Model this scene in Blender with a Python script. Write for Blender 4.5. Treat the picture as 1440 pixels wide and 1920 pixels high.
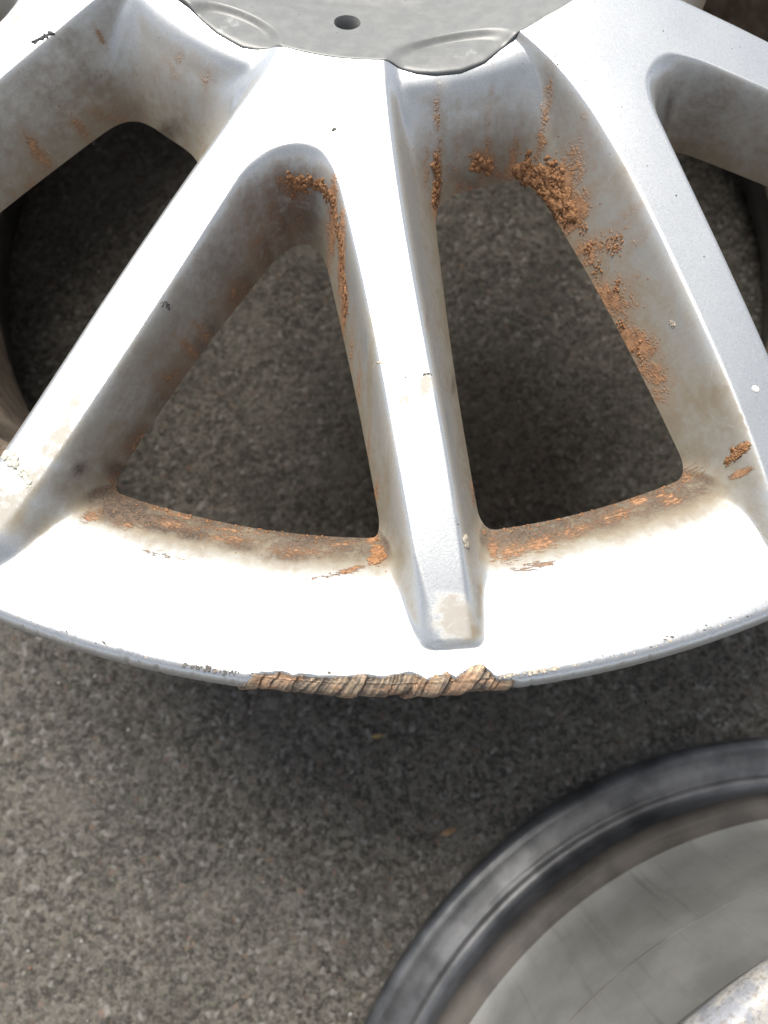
import bpy, math, random
import numpy as np
from mathutils import Matrix, Vector, noise as mnoise

for _o in list(bpy.data.objects):
    bpy.data.objects.remove(_o)
SC = bpy.context.scene
COL = SC.collection
GZ = 0.235                      # height of the wheel's face plane above the ground (m)

# ---------------------------------------------------------------- camera
cd = bpy.data.cameras.new('camera')
cam = bpy.data.objects.new('camera', cd)
COL.objects.link(cam)
cd.sensor_fit = 'AUTO'
cd.sensor_width = 36.0
cd.lens = 36.0 * 1443.45 / 1920.0
cd.clip_start = 0.01
cd.clip_end = 200.0
CAM_R = ((0.99903115, 0.04370428, -0.0051676),
         (-0.04372524, 0.97242256, -0.22909054),
         (-0.00498715, 0.22909454, 0.9733914))
CAM_C = (-0.00893444, -0.23406548, 0.16511817 + GZ)
cam.matrix_world = Matrix.Translation(CAM_C) @ Matrix(CAM_R).to_4x4()
cd.dof.use_dof = True
cd.dof.focus_distance = 0.180
cd.dof.aperture_fstop = 18.0
SC.camera = cam

# ---------------------------------------------------------------- sky, sun, exposure
SUN_EL = math.radians(59)
SUN_AZ = math.radians(108)      # direction towards the sun, counter-clockwise from +X
W = bpy.data.worlds.new('World')
SC.world = W
W.use_nodes = True
wn = W.node_tree
wn.nodes.clear()
wo = wn.nodes.new('ShaderNodeOutputWorld')
wb = wn.nodes.new('ShaderNodeBackground')
sk = wn.nodes.new('ShaderNodeTexSky')
sk.sky_type = 'NISHITA'
sk.sun_disc = False
sk.sun_elevation = SUN_EL
sk.sun_rotation = math.pi / 2 - SUN_AZ
sk.dust_density = 1.6
sk.ozone_density = 1.0
sk.air_density = 0.55
wb.inputs['Strength'].default_value = 0.06
hs_ = wn.nodes.new('ShaderNodeHueSaturation')     # thin high cloud: a paler, greyer sky
hs_.inputs['Saturation'].default_value = 0.40
wn.links.new(sk.outputs[0], hs_.inputs['Color'])
wn.links.new(hs_.outputs[0], wb.inputs[0])
wn.links.new(wb.outputs[0], wo.inputs[0])
sd = bpy.data.lights.new('sun', 'SUN')
sd.energy = 1.5
sd.angle = math.radians(30)
sd.color = (1.0, 0.945, 0.86)
sun = bpy.data.objects.new('sun', sd)
COL.objects.link(sun)
sv = Vector((math.cos(SUN_EL) * math.cos(SUN_AZ), math.cos(SUN_EL) * math.sin(SUN_AZ), math.sin(SUN_EL)))
sun.rotation_euler = sv.to_track_quat('Z', 'Y').to_euler()
sun.location = sv * 3
vs = SC.view_settings
vs.view_transform = 'Standard'
vs.look = 'None'
vs.gamma = 1.0
vs.exposure = 1.88
SC.cycles.max_bounces = 8
SC.cycles.glossy_bounces = 4

# ---------------------------------------------------------------- wheel face as a height field (mm, wheel centre = origin)
PITCH = 360.0 / 7.0
HALF = PITCH / 2.0
TW = math.radians(-90.0 + HALF / 2.0)       # axis of the wide opening in the middle of the picture
# half widths of the openings at the spoke face (A wide, B narrow) and at the back edge (C, D); x = (r - 150) / 60
NOM_A = (30.4, 6.2, -0.6, 0.9, -0.9)
NOM_B = (23.4, 22.2, -1.0, 0.9)
NOM_C = (22.0, 8.8, -2.0)
NOM_D = (18.3, 23.7, -2.7)
# half-sector k = 2 * (wide axis number) + (1 on the + side): measured edges
EDGE_A = {0: (30.045, 6.121, -0.582, 1.311, 0.021), 1: (30.808, 6.031, -2.166, 1.732, -2.636),
          -1: (30.128, 5.971, 1.763, -0.579, -1.058), -2: (31.675, 7.925, -2.670, -0.504), 2: (31.218, 6.365, -0.536, -2.0)}
EDGE_C = {0: (21.857, 9.298, -1.494), 1: (22.186, 8.043, -2.859), -2: (23.488, 9.217, -2.250)}
EDGE_B = {0: (23.615, 22.716, -2.339, 0.945), -1: (23.741, 20.841, -0.007, 0.171),
          1: (22.761, 22.169, 0.497, 0.953), 2: (22.363, 22.619, -2.088, 1.459)}
EDGE_D = {0: (18.193, 23.674, -1.891), -1: (18.438, 24.009, -4.194), 2: (18.060, 23.426, -2.567)}
Z_HOLE = -22.0


def pv(c, x):
    s = 0.0
    for v in reversed(c):
        s = s * x + v
    return s


def smax(a, b, k):
    h = np.maximum(k - np.abs(a - b), 0.0) / k
    return np.maximum(a, b) + h * h * k * 0.25


def smin(a, b, k):
    return -smax(-a, -b, k)


def sstep(a, b, x):
    t = np.clip((x - a) / (b - a), 0, 1)
    return t * t * (3 - 2 * t)


def curve(xs, ys, r):
    """smooth curve through a few points"""
    xs = np.array(xs, float)
    ys = np.array(ys, float)
    d = np.diff(ys) / np.diff(xs)
    m = np.empty(len(xs))
    m[0], m[-1] = d[0], d[-1]
    m[1:-1] = np.where(d[:-1] * d[1:] > 0, 2 * d[:-1] * d[1:] / (d[:-1] + d[1:] + 1e-12), 0)
    i = np.clip(np.searchsorted(xs, r) - 1, 0, len(xs) - 2)
    h = xs[i + 1] - xs[i]
    t = np.clip((r - xs[i]) / h, 0, 1)
    return ((2 * t**3 - 3 * t**2 + 1) * ys[i] + (t**3 - 2 * t**2 + t) * h * m[i]
            + (-2 * t**3 + 3 * t**2) * ys[i + 1] + (t**3 - t**2) * h * m[i + 1])


def wheel_height_raw(r, th):
    """height of the casting's upper surface; also the spoke surface and the rim surface alone"""
    ph = (np.degrees(th - TW) + 180.0) % 360.0 - 180.0
    kw = np.round(ph / PITCH)
    off = ph - kw * PITCH
    side = off >= 0
    hs = np.where(side, 2 * kw + 1, 2 * kw).astype(int)
    rc = np.maximum(r, 80.0)
    x = (rc - 150.0) / 60.0
    uw = np.radians(np.abs(off)) * r
    un = np.radians(HALF - np.abs(off)) * r
    A = pv(NOM_A, x)
    B = pv(NOM_B, x)
    C = pv(NOM_C, np.minimum(x, 0.9))
    Dd = pv(NOM_D, np.minimum(x, 0.9))
    for arr, tab, xx in ((A, EDGE_A, x), (B, EDGE_B, x), (C, EDGE_C, np.minimum(x, 0.9)), (Dd, EDGE_D, np.minimum(x, 0.9))):
        for key, c in tab.items():
            m = hs == key
            if m.any():
                arr[m] = pv(c, xx[m])
    C = np.minimum(C, A - 4.0)
    Dd = np.minimum(Dd, B - 3.2)
    zf = -0.072 * (rc - 150.0)
    drop = zf - Z_HOLE
    # spoke ends: the face runs out over the rim
    end = zf - np.maximum(r - 224.0, -6) * 1.6
    zface = smin(zf, end, 1.2)
    hub_in = sstep(100, 88, r)
    wall_w = zf - drop * (A - uw) / (A - C)
    wall_n = zf - drop * (B - un) / (B - Dd)
    tip = curve((90, 106.2, 108.5, 111.5, 114.5, 117.5, 122, 150), (60, 6, 1.5, -5, -13.5, -23, -36, -120), r - 6.0 * (1.0 - np.exp(-un * un / 100.0)))
    valley = curve((70, 80, 84, 87.5, 91, 95, 99, 102.5, 106, 116, 150),
                   (3.8, 3.7, 3.2, 1.8, -1.2, -6.8, -14.4, -23.5, -33, -60, -160), r)
    zw = smax(wall_w, valley, 6.0)
    zn = smax(wall_n, tip, 15.0)
    zs = smin(smin(zface, zw, 3.4), zn, 6.0)
    zr = curve((150, 186, 192, 196, 199, 203, 207, 211, 215, 220, 226, 230, 232.5),
               (-90, -42, -30, -23.2, -19.2, -15.4, -12.7, -10.8, -9.6, -8.3, -6.7, -5.6, -5.25), r)
    k = 1.2 + 9.5 * sstep(216, 200, r)
    z = smax(zs, zr, k)
    bowl = sstep(85, 92, r) * sstep(128, 112, r) * sstep(0.5, 6.0, A - uw)
    return z, zs, zr, hs, bowl


def wheel_height(r, th):
    """the same with the hub ends of the wide openings rounded out into bowls"""
    z, zs, zr, hs, bowl = wheel_height_raw(r, th)
    m = bowl > 0.01
    if m.any():
        rr, tt, rho = r[m], th[m], 7.5 * bowl[m]
        x, y = rr * np.cos(tt), rr * np.sin(tt)
        acc, w = z[m] * 1.0, 1.0
        for f, n in ((0.4, 6), (0.72, 8), (1.0, 10)):
            for k in range(n):
                a = 2 * math.pi * (k + f) / n
                px, py = x + f * rho * math.cos(a), y + f * rho * math.sin(a)
                q = np.maximum(wheel_height_raw(np.hypot(px, py), np.arctan2(py, px))[0], -60.0)
                acc = acc + q
                w += 1.0
        z = z.copy()
        z[m] = acc / w
        zs = np.where(m, np.maximum(zs, z), zs)
    return z, zs, zr, hs


# ---------------------------------------------------------------- materials
class NT:
    def __init__(s, name):
        s.m = bpy.data.materials.new(name)
        s.m.use_nodes = True
        s.t = s.m.node_tree
        s.t.nodes.clear()
        s.out = s.t.nodes.new('ShaderNodeOutputMaterial')
        s.b = s.t.nodes.new('ShaderNodeBsdfPrincipled')
        s.t.links.new(s.b.outputs[0], s.out.inputs[0])

    def put(s, sock, v):
        if hasattr(v, 'is_output'):
            s.t.links.new(v, sock)
        elif isinstance(v, (tuple, list)) and len(v) == 3 and sock.type == 'RGBA':
            sock.default_value = (*v, 1)
        else:
            sock.default_value = v

    def set(s, **kw):
        for k, v in kw.items():
            s.put(s.b.inputs[k.replace('_', ' ')], v)
        return s

    def math(s, op, a, b=0.0, c=None, clamp=False):
        n = s.t.nodes.new('ShaderNodeMath')
        n.operation = op
        n.use_clamp = clamp
        s.put(n.inputs[0], a)
        s.put(n.inputs[1], b)
        if c is not None:
            s.put(n.inputs[2], c)
        return n.outputs[0]

    def step(s, a, b, x):
        n = s.t.nodes.new('ShaderNodeMapRange')
        n.interpolation_type = 'SMOOTHSTEP'
        s.put(n.inputs['Value'], x)
        n.inputs['From Min'].default_value = a
        n.inputs['From Max'].default_value = b
        return n.outputs[0]

    def rng(s, x, a, b, c, d):
        n = s.t.nodes.new('ShaderNodeMapRange')
        s.put(n.inputs['Value'], x)
        for k, v in zip(('From Min', 'From Max', 'To Min', 'To Max'), (a, b, c, d)):
            n.inputs[k].default_value = v
        return n.outputs[0]

    def mix(s, f, a, b):
        n = s.t.nodes.new('ShaderNodeMix')
        n.data_type = 'RGBA'
        s.put(n.inputs[0], f)
        s.put(n.inputs[6], a)
        s.put(n.inputs[7], b)
        return n.outputs[2]

    def lerp(s, f, a, b):
        n = s.t.nodes.new('ShaderNodeMix')
        s.put(n.inputs[0], f)
        s.put(n.inputs[2], a)
        s.put(n.inputs[3], b)
        return n.outputs[0]

    def obj(s):
        return s.t.nodes.new('ShaderNodeTexCoord').outputs['Object']

    def uv(s):
        return s.t.nodes.new('ShaderNodeTexCoord').outputs['UV']

    def mapv(s, v, scale=(1, 1, 1), loc=(0, 0, 0), rot=(0, 0, 0)):
        n = s.t.nodes.new('ShaderNodeMapping')
        s.put(n.inputs[0], v)
        n.inputs['Location'].default_value = loc
        n.inputs['Rotation'].default_value = rot
        n.inputs['Scale'].default_value = scale
        return n.outputs[0]

    def noise(s, v, scale, detail=3.0, rough=0.55, dist=0.0):
        n = s.t.nodes.new('ShaderNodeTexNoise')
        s.put(n.inputs['Vector'], v)
        n.inputs['Scale'].default_value = scale
        n.inputs['Detail'].default_value = detail
        n.inputs['Roughness'].default_value = rough
        n.inputs['Distortion'].default_value = dist
        return n.outputs[0]

    def voro(s, v, scale, feature='F1', out='Distance'):
        n = s.t.nodes.new('ShaderNodeTexVoronoi')
        n.feature = feature
        s.put(n.inputs['Vector'], v)
        n.inputs['Scale'].default_value = scale
        return n.outputs[out]

    def attr(s, name):
        n = s.t.nodes.new('ShaderNodeAttribute')
        n.attribute_name = name
        q = s.t.nodes.new('ShaderNodeSeparateColor')
        s.t.links.new(n.outputs['Color'], q.inputs[0])
        s.alpha = n.outputs['Alpha']
        return n.outputs['Color'], q.outputs[0], q.outputs[1], q.outputs[2]

    def bump(s, h, dist, strength=1.0, base=None):
        n = s.t.nodes.new('ShaderNodeBump')
        s.put(n.inputs['Height'], h)
        n.inputs['Distance'].default_value = dist
        n.inputs['Strength'].default_value = strength
        if base is not None:
            s.t.links.new(base, n.inputs['Normal'])
        return n.outputs[0]


MUD_A, MUD_B = (0.44, 0.245, 0.130), (0.25, 0.130, 0.068)
DUST = (0.245, 0.205, 0.132)
GRIME = (0.10, 0.060, 0.040)


def silver_paint():
    t = NT('worn_silver_paint')
    p = t.obj()
    _, mud, dust, grime = t.attr('dirt')
    n_big = t.noise(p, 90, 4, 0.6)
    n_mid = t.noise(p, 420, 4, 0.65)
    n_fine = t.noise(p, 1700, 3, 0.6)
    flake = t.voro(p, 5200, 'F1', 'Color')
    fs = t.t.nodes.new('ShaderNodeSeparateColor')
    t.t.links.new(flake, fs.inputs[0])
    streak = t.noise(t.mapv(t.uv(), (1.0, 0.06, 1)), 900, 3, 0.6)
    paint = t.mix(t.rng(fs.outputs[0], 0, 1, 0, 1), (0.535, 0.555, 0.560), (0.655, 0.675, 0.680))
    ln = t.t.nodes.new('ShaderNodeVectorMath')
    ln.operation = 'LENGTH'
    t.t.links.new(p, ln.inputs[0])
    on_rim = t.step(0.186, 0.194, ln.outputs['Value'])
    # dust: pale film broken up by noise and wiping streaks
    dn = t.math('ADD', t.math('MULTIPLY', n_mid, 0.5), t.math('ADD', t.math('MULTIPLY', streak, 0.16), t.math('MULTIPLY', n_big, 0.69)))
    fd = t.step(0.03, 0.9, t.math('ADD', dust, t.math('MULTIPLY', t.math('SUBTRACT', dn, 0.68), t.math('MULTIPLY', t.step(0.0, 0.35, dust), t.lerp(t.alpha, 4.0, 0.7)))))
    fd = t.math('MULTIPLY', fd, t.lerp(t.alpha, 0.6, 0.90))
    c = t.mix(fd, paint, t.mix(t.step(0.40, 0.66, t.math('ADD', t.math('MULTIPLY', n_big, 0.6), t.math('MULTIPLY', n_mid, 0.4))), DUST, (0.225, 0.172, 0.103)))
    # thin wiping scratches across the dust
    sn = t.noise(t.mapv(p, (1, 1, 1), (0.2, 0.7, 0.1), (0.3, 0.2, 0.6)), 34, 1, 0.5, 0.2)
    scr = t.math('SUBTRACT', 1.0, t.step(0.0, 0.006, t.math('ABSOLUTE', t.math('SUBTRACT', sn, 0.5))))
    scr = t.math('MULTIPLY', t.math('MULTIPLY', scr, t.step(0.48, 0.62, n_mid)), t.math('MULTIPLY', t.step(0.1, 0.5, dust), 0.5))
    c = t.mix(scr, c, (0.52, 0.52, 0.50))
    # brown grime
    fg = t.step(0.25, 0.90, t.math('ADD', grime, t.math('MULTIPLY', t.math('SUBTRACT', t.math('ADD', n_mid, t.math('MULTIPLY', n_big, 0.6)), 0.8), t.lerp(t.step(0.5, 0.8, grime), 0.35, 1.2))))
    fg = t.math('MULTIPLY', fg, 0.9)
    c = t.mix(fg, c, t.mix(t.step(0.38, 0.62, t.math('ADD', t.math('MULTIPLY', n_fine, 0.6), t.math('MULTIPLY', n_mid, 0.4))), (0.036, 0.025, 0.020), (0.145, 0.098, 0.068)))
    # orange mud film
    mn = t.math('ADD', t.math('MULTIPLY', n_mid, 0.65), t.math('ADD', t.math('MULTIPLY', n_fine, 0.35), t.math('MULTIPLY', n_big, 0.45)))
    ring = t.noise(t.mapv(t.uv(), (0.30, 1.0, 1)), 2000, 4, 0.65, 0.8)
    wipe = t.noise(t.mapv(t.uv(), (1.0, 0.16, 1)), 900, 4, 0.6, 0.4)
    mn = t.lerp(0.7, mn, t.math('ADD', t.math('MULTIPLY', t.lerp(on_rim, t.math('MULTIPLY', t.math('ADD', wipe, t.math('ADD', n_mid, n_fine)), 0.333), ring), 1.15), 0.14))
    fm = t.step(0.42, 0.66, t.math('ADD', mud, t.math('MULTIPLY', t.math('SUBTRACT', mn, 0.72), 1.5)))
    c = t.mix(t.math('MULTIPLY', t.step(0.12, 0.75, t.math('ADD', mud, t.math('MULTIPLY', t.math('SUBTRACT', n_mid, 0.5), 0.5))), t.lerp(on_rim, 0.7, 0.22)), c, (0.37, 0.235, 0.145))
    cm = t.mix(t.step(0.35, 0.65, n_mid), MUD_B, MUD_A)
    c = t.mix(fm, c, cm)
    cover = t.math('MAXIMUM', t.math('MAXIMUM', fd, fm), fg)
    rough = t.lerp(cover, t.rng(n_fine, 0.3, 0.7, 0.27, 0.31), 0.8)
    metal = t.lerp(cover, 0.80, 0.02)
    b1 = t.bump(t.noise(p, 2600, 2, 0.5), 0.00008, 0.25)
    b2 = t.bump(t.math('ADD', fm, t.math('MULTIPLY', n_fine, t.math('ADD', t.math('MULTIPLY', fm, 0.9), t.math('MULTIPLY', fg, 0.4)))), 0.00022, 0.8, b1)
    t.set(Base_Color=c, Metallic=metal, Roughness=rough, Normal=b2, Coat_Weight=t.lerp(cover, 0.35, 0.0), Coat_Roughness=0.12)
    return t.m


def cap_paint():
    t = NT('matt_grey_cap_paint')
    p = t.obj()
    n1 = t.noise(p, 260, 5, 0.65)
    n2 = t.noise(p, 1500, 3, 0.6)
    _, mud, dust, grime = t.attr('dirt')
    c = t.mix(t.step(0.35, 0.7, n1), (0.17, 0.175, 0.17), (0.205, 0.21, 0.205))
    c = t.mix(t.math('MULTIPLY', t.step(0.62, 0.72, n2), 0.25), c, (0.30, 0.29, 0.26))
    c = t.mix(t.step(0.4, 0.7, t.math('ADD', dust, t.math('MULTIPLY', t.math('SUBTRACT', n1, 0.5), 1.4))), c, (0.33, 0.34, 0.33))
    t.set(Base_Color=c, Metallic=0.0, Roughness=t.rng(n1, 0.3, 0.7, 0.32, 0.42), Normal=t.bump(n2, 0.0001, 0.3))
    return t.m


def plain(name, col, rough=0.7, metal=0.0, var=0.3, scale=300, bump=0.0002, streak=None):
    t = NT(name)
    p = t.obj()
    if streak:
        p = t.mapv(p, streak)
    n1 = t.noise(p, scale, 5, 0.65)
    dk = tuple(v * (1 - var) for v in col)
    lt = tuple(min(v * (1 + var), 0.9) for v in col)
    t.set(Base_Color=t.mix(t.step(0.3, 0.7, n1), dk, lt), Roughness=rough, Metallic=metal, Normal=t.bump(t.noise(p, scale * 3, 3, 0.6), bump, 0.6))
    return t.m


def mud_clod():
    t = NT('dried_orange_mud')
    p = t.obj()
    n1 = t.noise(p, 500, 5, 0.7)
    n2 = t.noise(p, 2500, 4, 0.7)
    c = t.mix(t.step(0.3, 0.7, n1), (0.27, 0.137, 0.066), (0.44, 0.240, 0.125))
    c = t.mix(t.math('MULTIPLY', t.step(0.6, 0.75, n2), 0.6), c, (0.50, 0.27, 0.13))
    t.set(Base_Color=c, Roughness=0.95, Normal=t.bump(n2, 0.0004, 0.9))
    t.b.inputs['Specular IOR Level'].default_value = 0.15
    return t.m


def painted_attr(name, rough=0.7, metal=0.0, bump=0.00015, scale=2500):
    """surface whose colour comes from the mesh (scraped metal, chipped paint)"""
    t = NT(name)
    p = t.obj()
    c, _, _, _ = t.attr('tint')
    n = t.noise(p, scale, 3, 0.65)
    c = t.mix(t.math('MULTIPLY', t.step(0.55, 0.75, n), 0.45), c, (0.10, 0.08, 0.06))
    t.set(Base_Color=c, Roughness=rough, Metallic=metal, Normal=t.bump(n, bump, 0.7))
    return t.m


def ground_mat():
    t = NT('rough_grey_concrete')
    p = t.obj()
    warp = t.t.nodes.new('ShaderNodeVectorMath')
    warp.operation = 'MULTIPLY_ADD'
    nz = t.t.nodes.new('ShaderNodeTexNoise')
    t.t.links.new(p, nz.inputs['Vector'])
    nz.inputs['Scale'].default_value = 500
    t.t.links.new(nz.outputs['Color'], warp.inputs[0])
    warp.inputs[1].default_value = (0.0016, 0.0016, 0.0016)
    t.t.links.new(p, warp.inputs[2])
    q = warp.outputs[0]

    def cells(scale):
        c = t.t.nodes.new('ShaderNodeSeparateColor')
        t.t.links.new(t.voro(q, scale, 'F1', 'Color'), c.inputs[0])
        return c.outputs[0], c.outputs[1], t.voro(q, scale, 'F1', 'Distance')

    a0, a1, ad = cells(430)
    b0, b1, bd = cells(950)
    w = t.noise(p, 5, 4, 0.6)
    w2 = t.noise(p, 17, 5, 0.62, 0.5)
    n1 = t.noise(p, 55, 4, 0.6)
    g2 = t.noise(p, 900, 4, 0.7)
    tone = t.math('ADD', t.math('MULTIPLY', a0, 0.45), t.math('ADD', t.math('MULTIPLY', b0, 0.40), t.math('MULTIPLY', g2, 0.55)))
    base = t.mix(t.step(0.30, 1.12, tone), (0.042, 0.038, 0.033), (0.185, 0.172, 0.149))
    base = t.mix(t.math('MULTIPLY', t.step(0.93, 0.97, a1), 0.6), base, (0.30, 0.29, 0.27))
    base = t.mix(t.math('MULTIPLY', t.step(0.03, 0.0, a1), 0.5), base, (0.22, 0.14, 0.10))
    base = t.mix(t.math('MULTIPLY', t.step(0.95, 0.98, b1), 0.45), base, (0.13, 0.15, 0.085))
    base = t.mix(t.math('MULTIPLY', t.step(0.52, 0.72, w2), 0.45), base, (0.060, 0.054, 0.047))  # broad dim and lit patches painted into the concrete's colour
    base = t.mix(t.math('MULTIPLY', t.step(0.48, 0.30, w2), 0.40), base, (0.195, 0.182, 0.158))
    base = t.mix(t.math('MULTIPLY', t.step(0.52, 0.75, n1), 0.30), base, (0.055, 0.050, 0.044))
    base = t.mix(t.math('MULTIPLY', t.step(0.45, 0.7, w), 0.3), base, (0.165, 0.154, 0.133))  # broader lit patches, mixed into the colour likewise
    h = t.math('ADD', t.math('MULTIPLY', tone, 0.8), t.math('SUBTRACT', t.math('MULTIPLY', g2, 0.3), t.math('MULTIPLY', ad, 0.4)))
    t.set(Base_Color=base, Roughness=0.85, Normal=t.bump(h, 0.0016, 0.8))
    t.b.inputs['Specular IOR Level'].default_value = 0.35
    return t.m


M_SILVER = silver_paint()
M_CAP = cap_paint()
M_MUD = mud_clod()
M_GROUND = ground_mat()
M_BARREL = plain('dusty_brown_cast_grey', (0.36, 0.30, 0.245), 0.6, 0.3, 0.35, 120)
M_DARK = plain('black_gap', (0.012, 0.011, 0.010), 0.8, 0, 0.2, 400)
M_SCRAPE = painted_attr('scraped_alloy', 0.5, 0.35, 0.0002, 1800)
M_CHIP = painted_attr('flaked_paint', 0.8, 0.0)


# ---------------------------------------------------------------- mesh helpers
def link(o, parent=None):
    COL.objects.link(o)
    if parent is not None:
        o.parent = parent
    return o


def empty(name, loc=(0, 0, 0)):
    o = bpy.data.objects.new(name, None)
    o.empty_display_size = 0.05
    o.location = loc
    return link(o)


def tag(o, label=None, cat=None, group=None, kind=None):
    for k, v in (('label', label), ('category', cat), ('group', group), ('kind', kind)):
        if v:
            o[k] = v
    return o


def mesh_obj(name, verts, faces, mat, parent=None, normals=None, colors=None, cname='dirt', uvs=None, smooth=True):
    """faces: int array (n,4), with the last index -1 for triangles"""
    verts = np.asarray(verts, np.float32)
    faces = np.asarray(faces, np.int64)
    if faces.ndim == 2 and faces.shape[1] == 3:
        faces = np.c_[faces, -np.ones(len(faces), np.int64)]
    cnt = (faces >= 0).sum(1)
    loops = faces[faces >= 0]
    me = bpy.data.meshes.new(name)
    me.vertices.add(len(verts))
    me.vertices.foreach_set('co', verts.ravel())
    me.loops.add(len(loops))
    me.loops.foreach_set('vertex_index', loops.astype(np.int32))
    me.polygons.add(len(faces))
    st = np.zeros(len(faces), np.int32)
    st[1:] = np.cumsum(cnt)[:-1]
    me.polygons.foreach_set('loop_start', st)
    me.polygons.foreach_set('loop_total', cnt.astype(np.int32))
    me.polygons.foreach_set('use_smooth', np.full(len(faces), smooth))
    if uvs is not None:
        u = me.uv_layers.new(name='UVMap')
        u.data.foreach_set('uv', np.asarray(uvs, np.float32)[loops].ravel())
    me.update(calc_edges=True)
    if colors is not None:
        a = me.color_attributes.new(cname, 'FLOAT_COLOR', 'POINT')
        cc = np.ones((len(verts), 4), np.float32)
        colors = np.asarray(colors)
        cc[:, :colors.shape[1]] = colors
        a.data.foreach_set('color', cc.ravel())
    if normals is not None:
        me.normals_split_custom_set_from_vertices(np.asarray(normals, np.float32).tolist())
    me.materials.append(mat)
    o = bpy.data.objects.new(name, me)
    return link(o, parent)


def lathe(name, prof, mat, parent, n=256, a0=0.0, a1=2 * math.pi, colors=None):
    """prof: (r, z) in mm, turned about the wheel's axis; closed when the angles make a full turn"""
    prof = np.array(prof, float) * 0.001
    full = abs(a1 - a0 - 2 * math.pi) < 1e-6
    na = n if full else n + 1
    th = a0 + (a1 - a0) * np.arange(na) / n
    v = np.stack([prof[:, None, 0] * np.cos(th), prof[:, None, 0] * np.sin(th), np.broadcast_to(prof[:, None, 1], (len(prof), na))], 2).reshape(-1, 3)
    i, j = np.meshgrid(np.arange(len(prof) - 1), np.arange(n), indexing='ij')
    j2 = (j + 1) % na
    f = np.stack([i * na + j, (i + 1) * na + j, (i + 1) * na + j2, i * na + j2], 2).reshape(-1, 4)
    sl = np.r_[0, np.cumsum(np.hypot(*np.diff(prof, axis=0).T))]
    uv = np.stack([np.broadcast_to(th * 0.15, (len(prof), na)), np.broadcast_to(sl[:, None], (len(prof), na))], 2).reshape(-1, 2)
    return mesh_obj(name, v, f, mat, parent, uvs=uv)


def fbm(x, y, z, octv=4, seed=0.0):
    """small vectorised value noise, about -1 .. 1"""
    def h(ix, iy, iz):
        n = (ix * 374761393 + iy * 668265263 + iz * 2147483647 + int(seed * 1013) * 974634777) & 0x7fffffff
        n = ((n ^ (n >> 13)) * 1274126177) & 0x7fffffff
        n = ((n ^ (n >> 16)) * 1911520717) & 0x7fffffff
        return (n & 0xffff) / 65535.0

    tot = np.zeros(np.broadcast(x, y, z).shape)
    amp, nrm = 1.0, 0.0
    x, y, z = (np.asarray(v, float) + tot for v in (x, y, z))
    for o in range(octv):
        ix, iy, iz = (np.floor(v).astype(np.int64) for v in (x, y, z))
        fx, fy, fz = (v - np.floor(v) for v in (x, y, z))
        fx, fy, fz = (v * v * (3 - 2 * v) for v in (fx, fy, fz))
        s = 0
        for a in (0, 1):
            for b in (0, 1):
                for c in (0, 1):
                    s = s + h(ix + a, iy + b, iz + c) * (fx if a else 1 - fx) * (fy if b else 1 - fy) * (fz if c else 1 - fz)
        tot += amp * (s * 2 - 1)
        nrm += amp
        amp *= 0.5
        x, y, z = x * 2.03 + 7.1, y * 2.03 + 3.3, z * 2.03 + 1.9
    return tot / nrm * 1.6


# ---------------------------------------------------------------- ground
def build_ground():
    xs = np.concatenate([[-30, -8, -2.5, -1.0, -0.6], np.arange(-0.42, 0.421, 0.0013), [0.6, 1.0, 2.5, 8, 30]])
    ys = np.concatenate([[-30, -8, -2.5, -1.0, -0.75], np.arange(-0.58, 0.301, 0.0013), [0.5, 1.0, 2.5, 8, 30]])
    X, Y = np.meshgrid(xs, ys, indexing='ij')
    fade = sstep(0.42, 0.36, np.abs(X)) * sstep(-0.58, -0.5, Y) * sstep(0.30, 0.25, Y)
    Z = (fbm(X * 260, Y * 260, 0 * X, 2, 1) * 0.00055 + fbm(X * 40, Y * 40, 0 * X, 3, 2) * 0.0008) * fade
    Z = Z - np.maximum(fbm(X * 330, Y * 330, 0 * X, 2, 5) - 0.35, 0) * 0.0012 * fade
    nx, ny = X.shape
    i, j = np.meshgrid(np.arange(nx - 1), np.arange(ny - 1), indexing='ij')
    f = np.stack([i * ny + j, (i + 1) * ny + j, (i + 1) * ny + j + 1, i * ny + j + 1], 2).reshape(-1, 4)
    o = mesh_obj('ground', np.stack([X, Y, Z], 2).reshape(-1, 3), f, M_GROUND)
    return tag(o, 'rough dark grey concrete ground under the two wheels', kind='structure')


build_ground()



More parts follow.
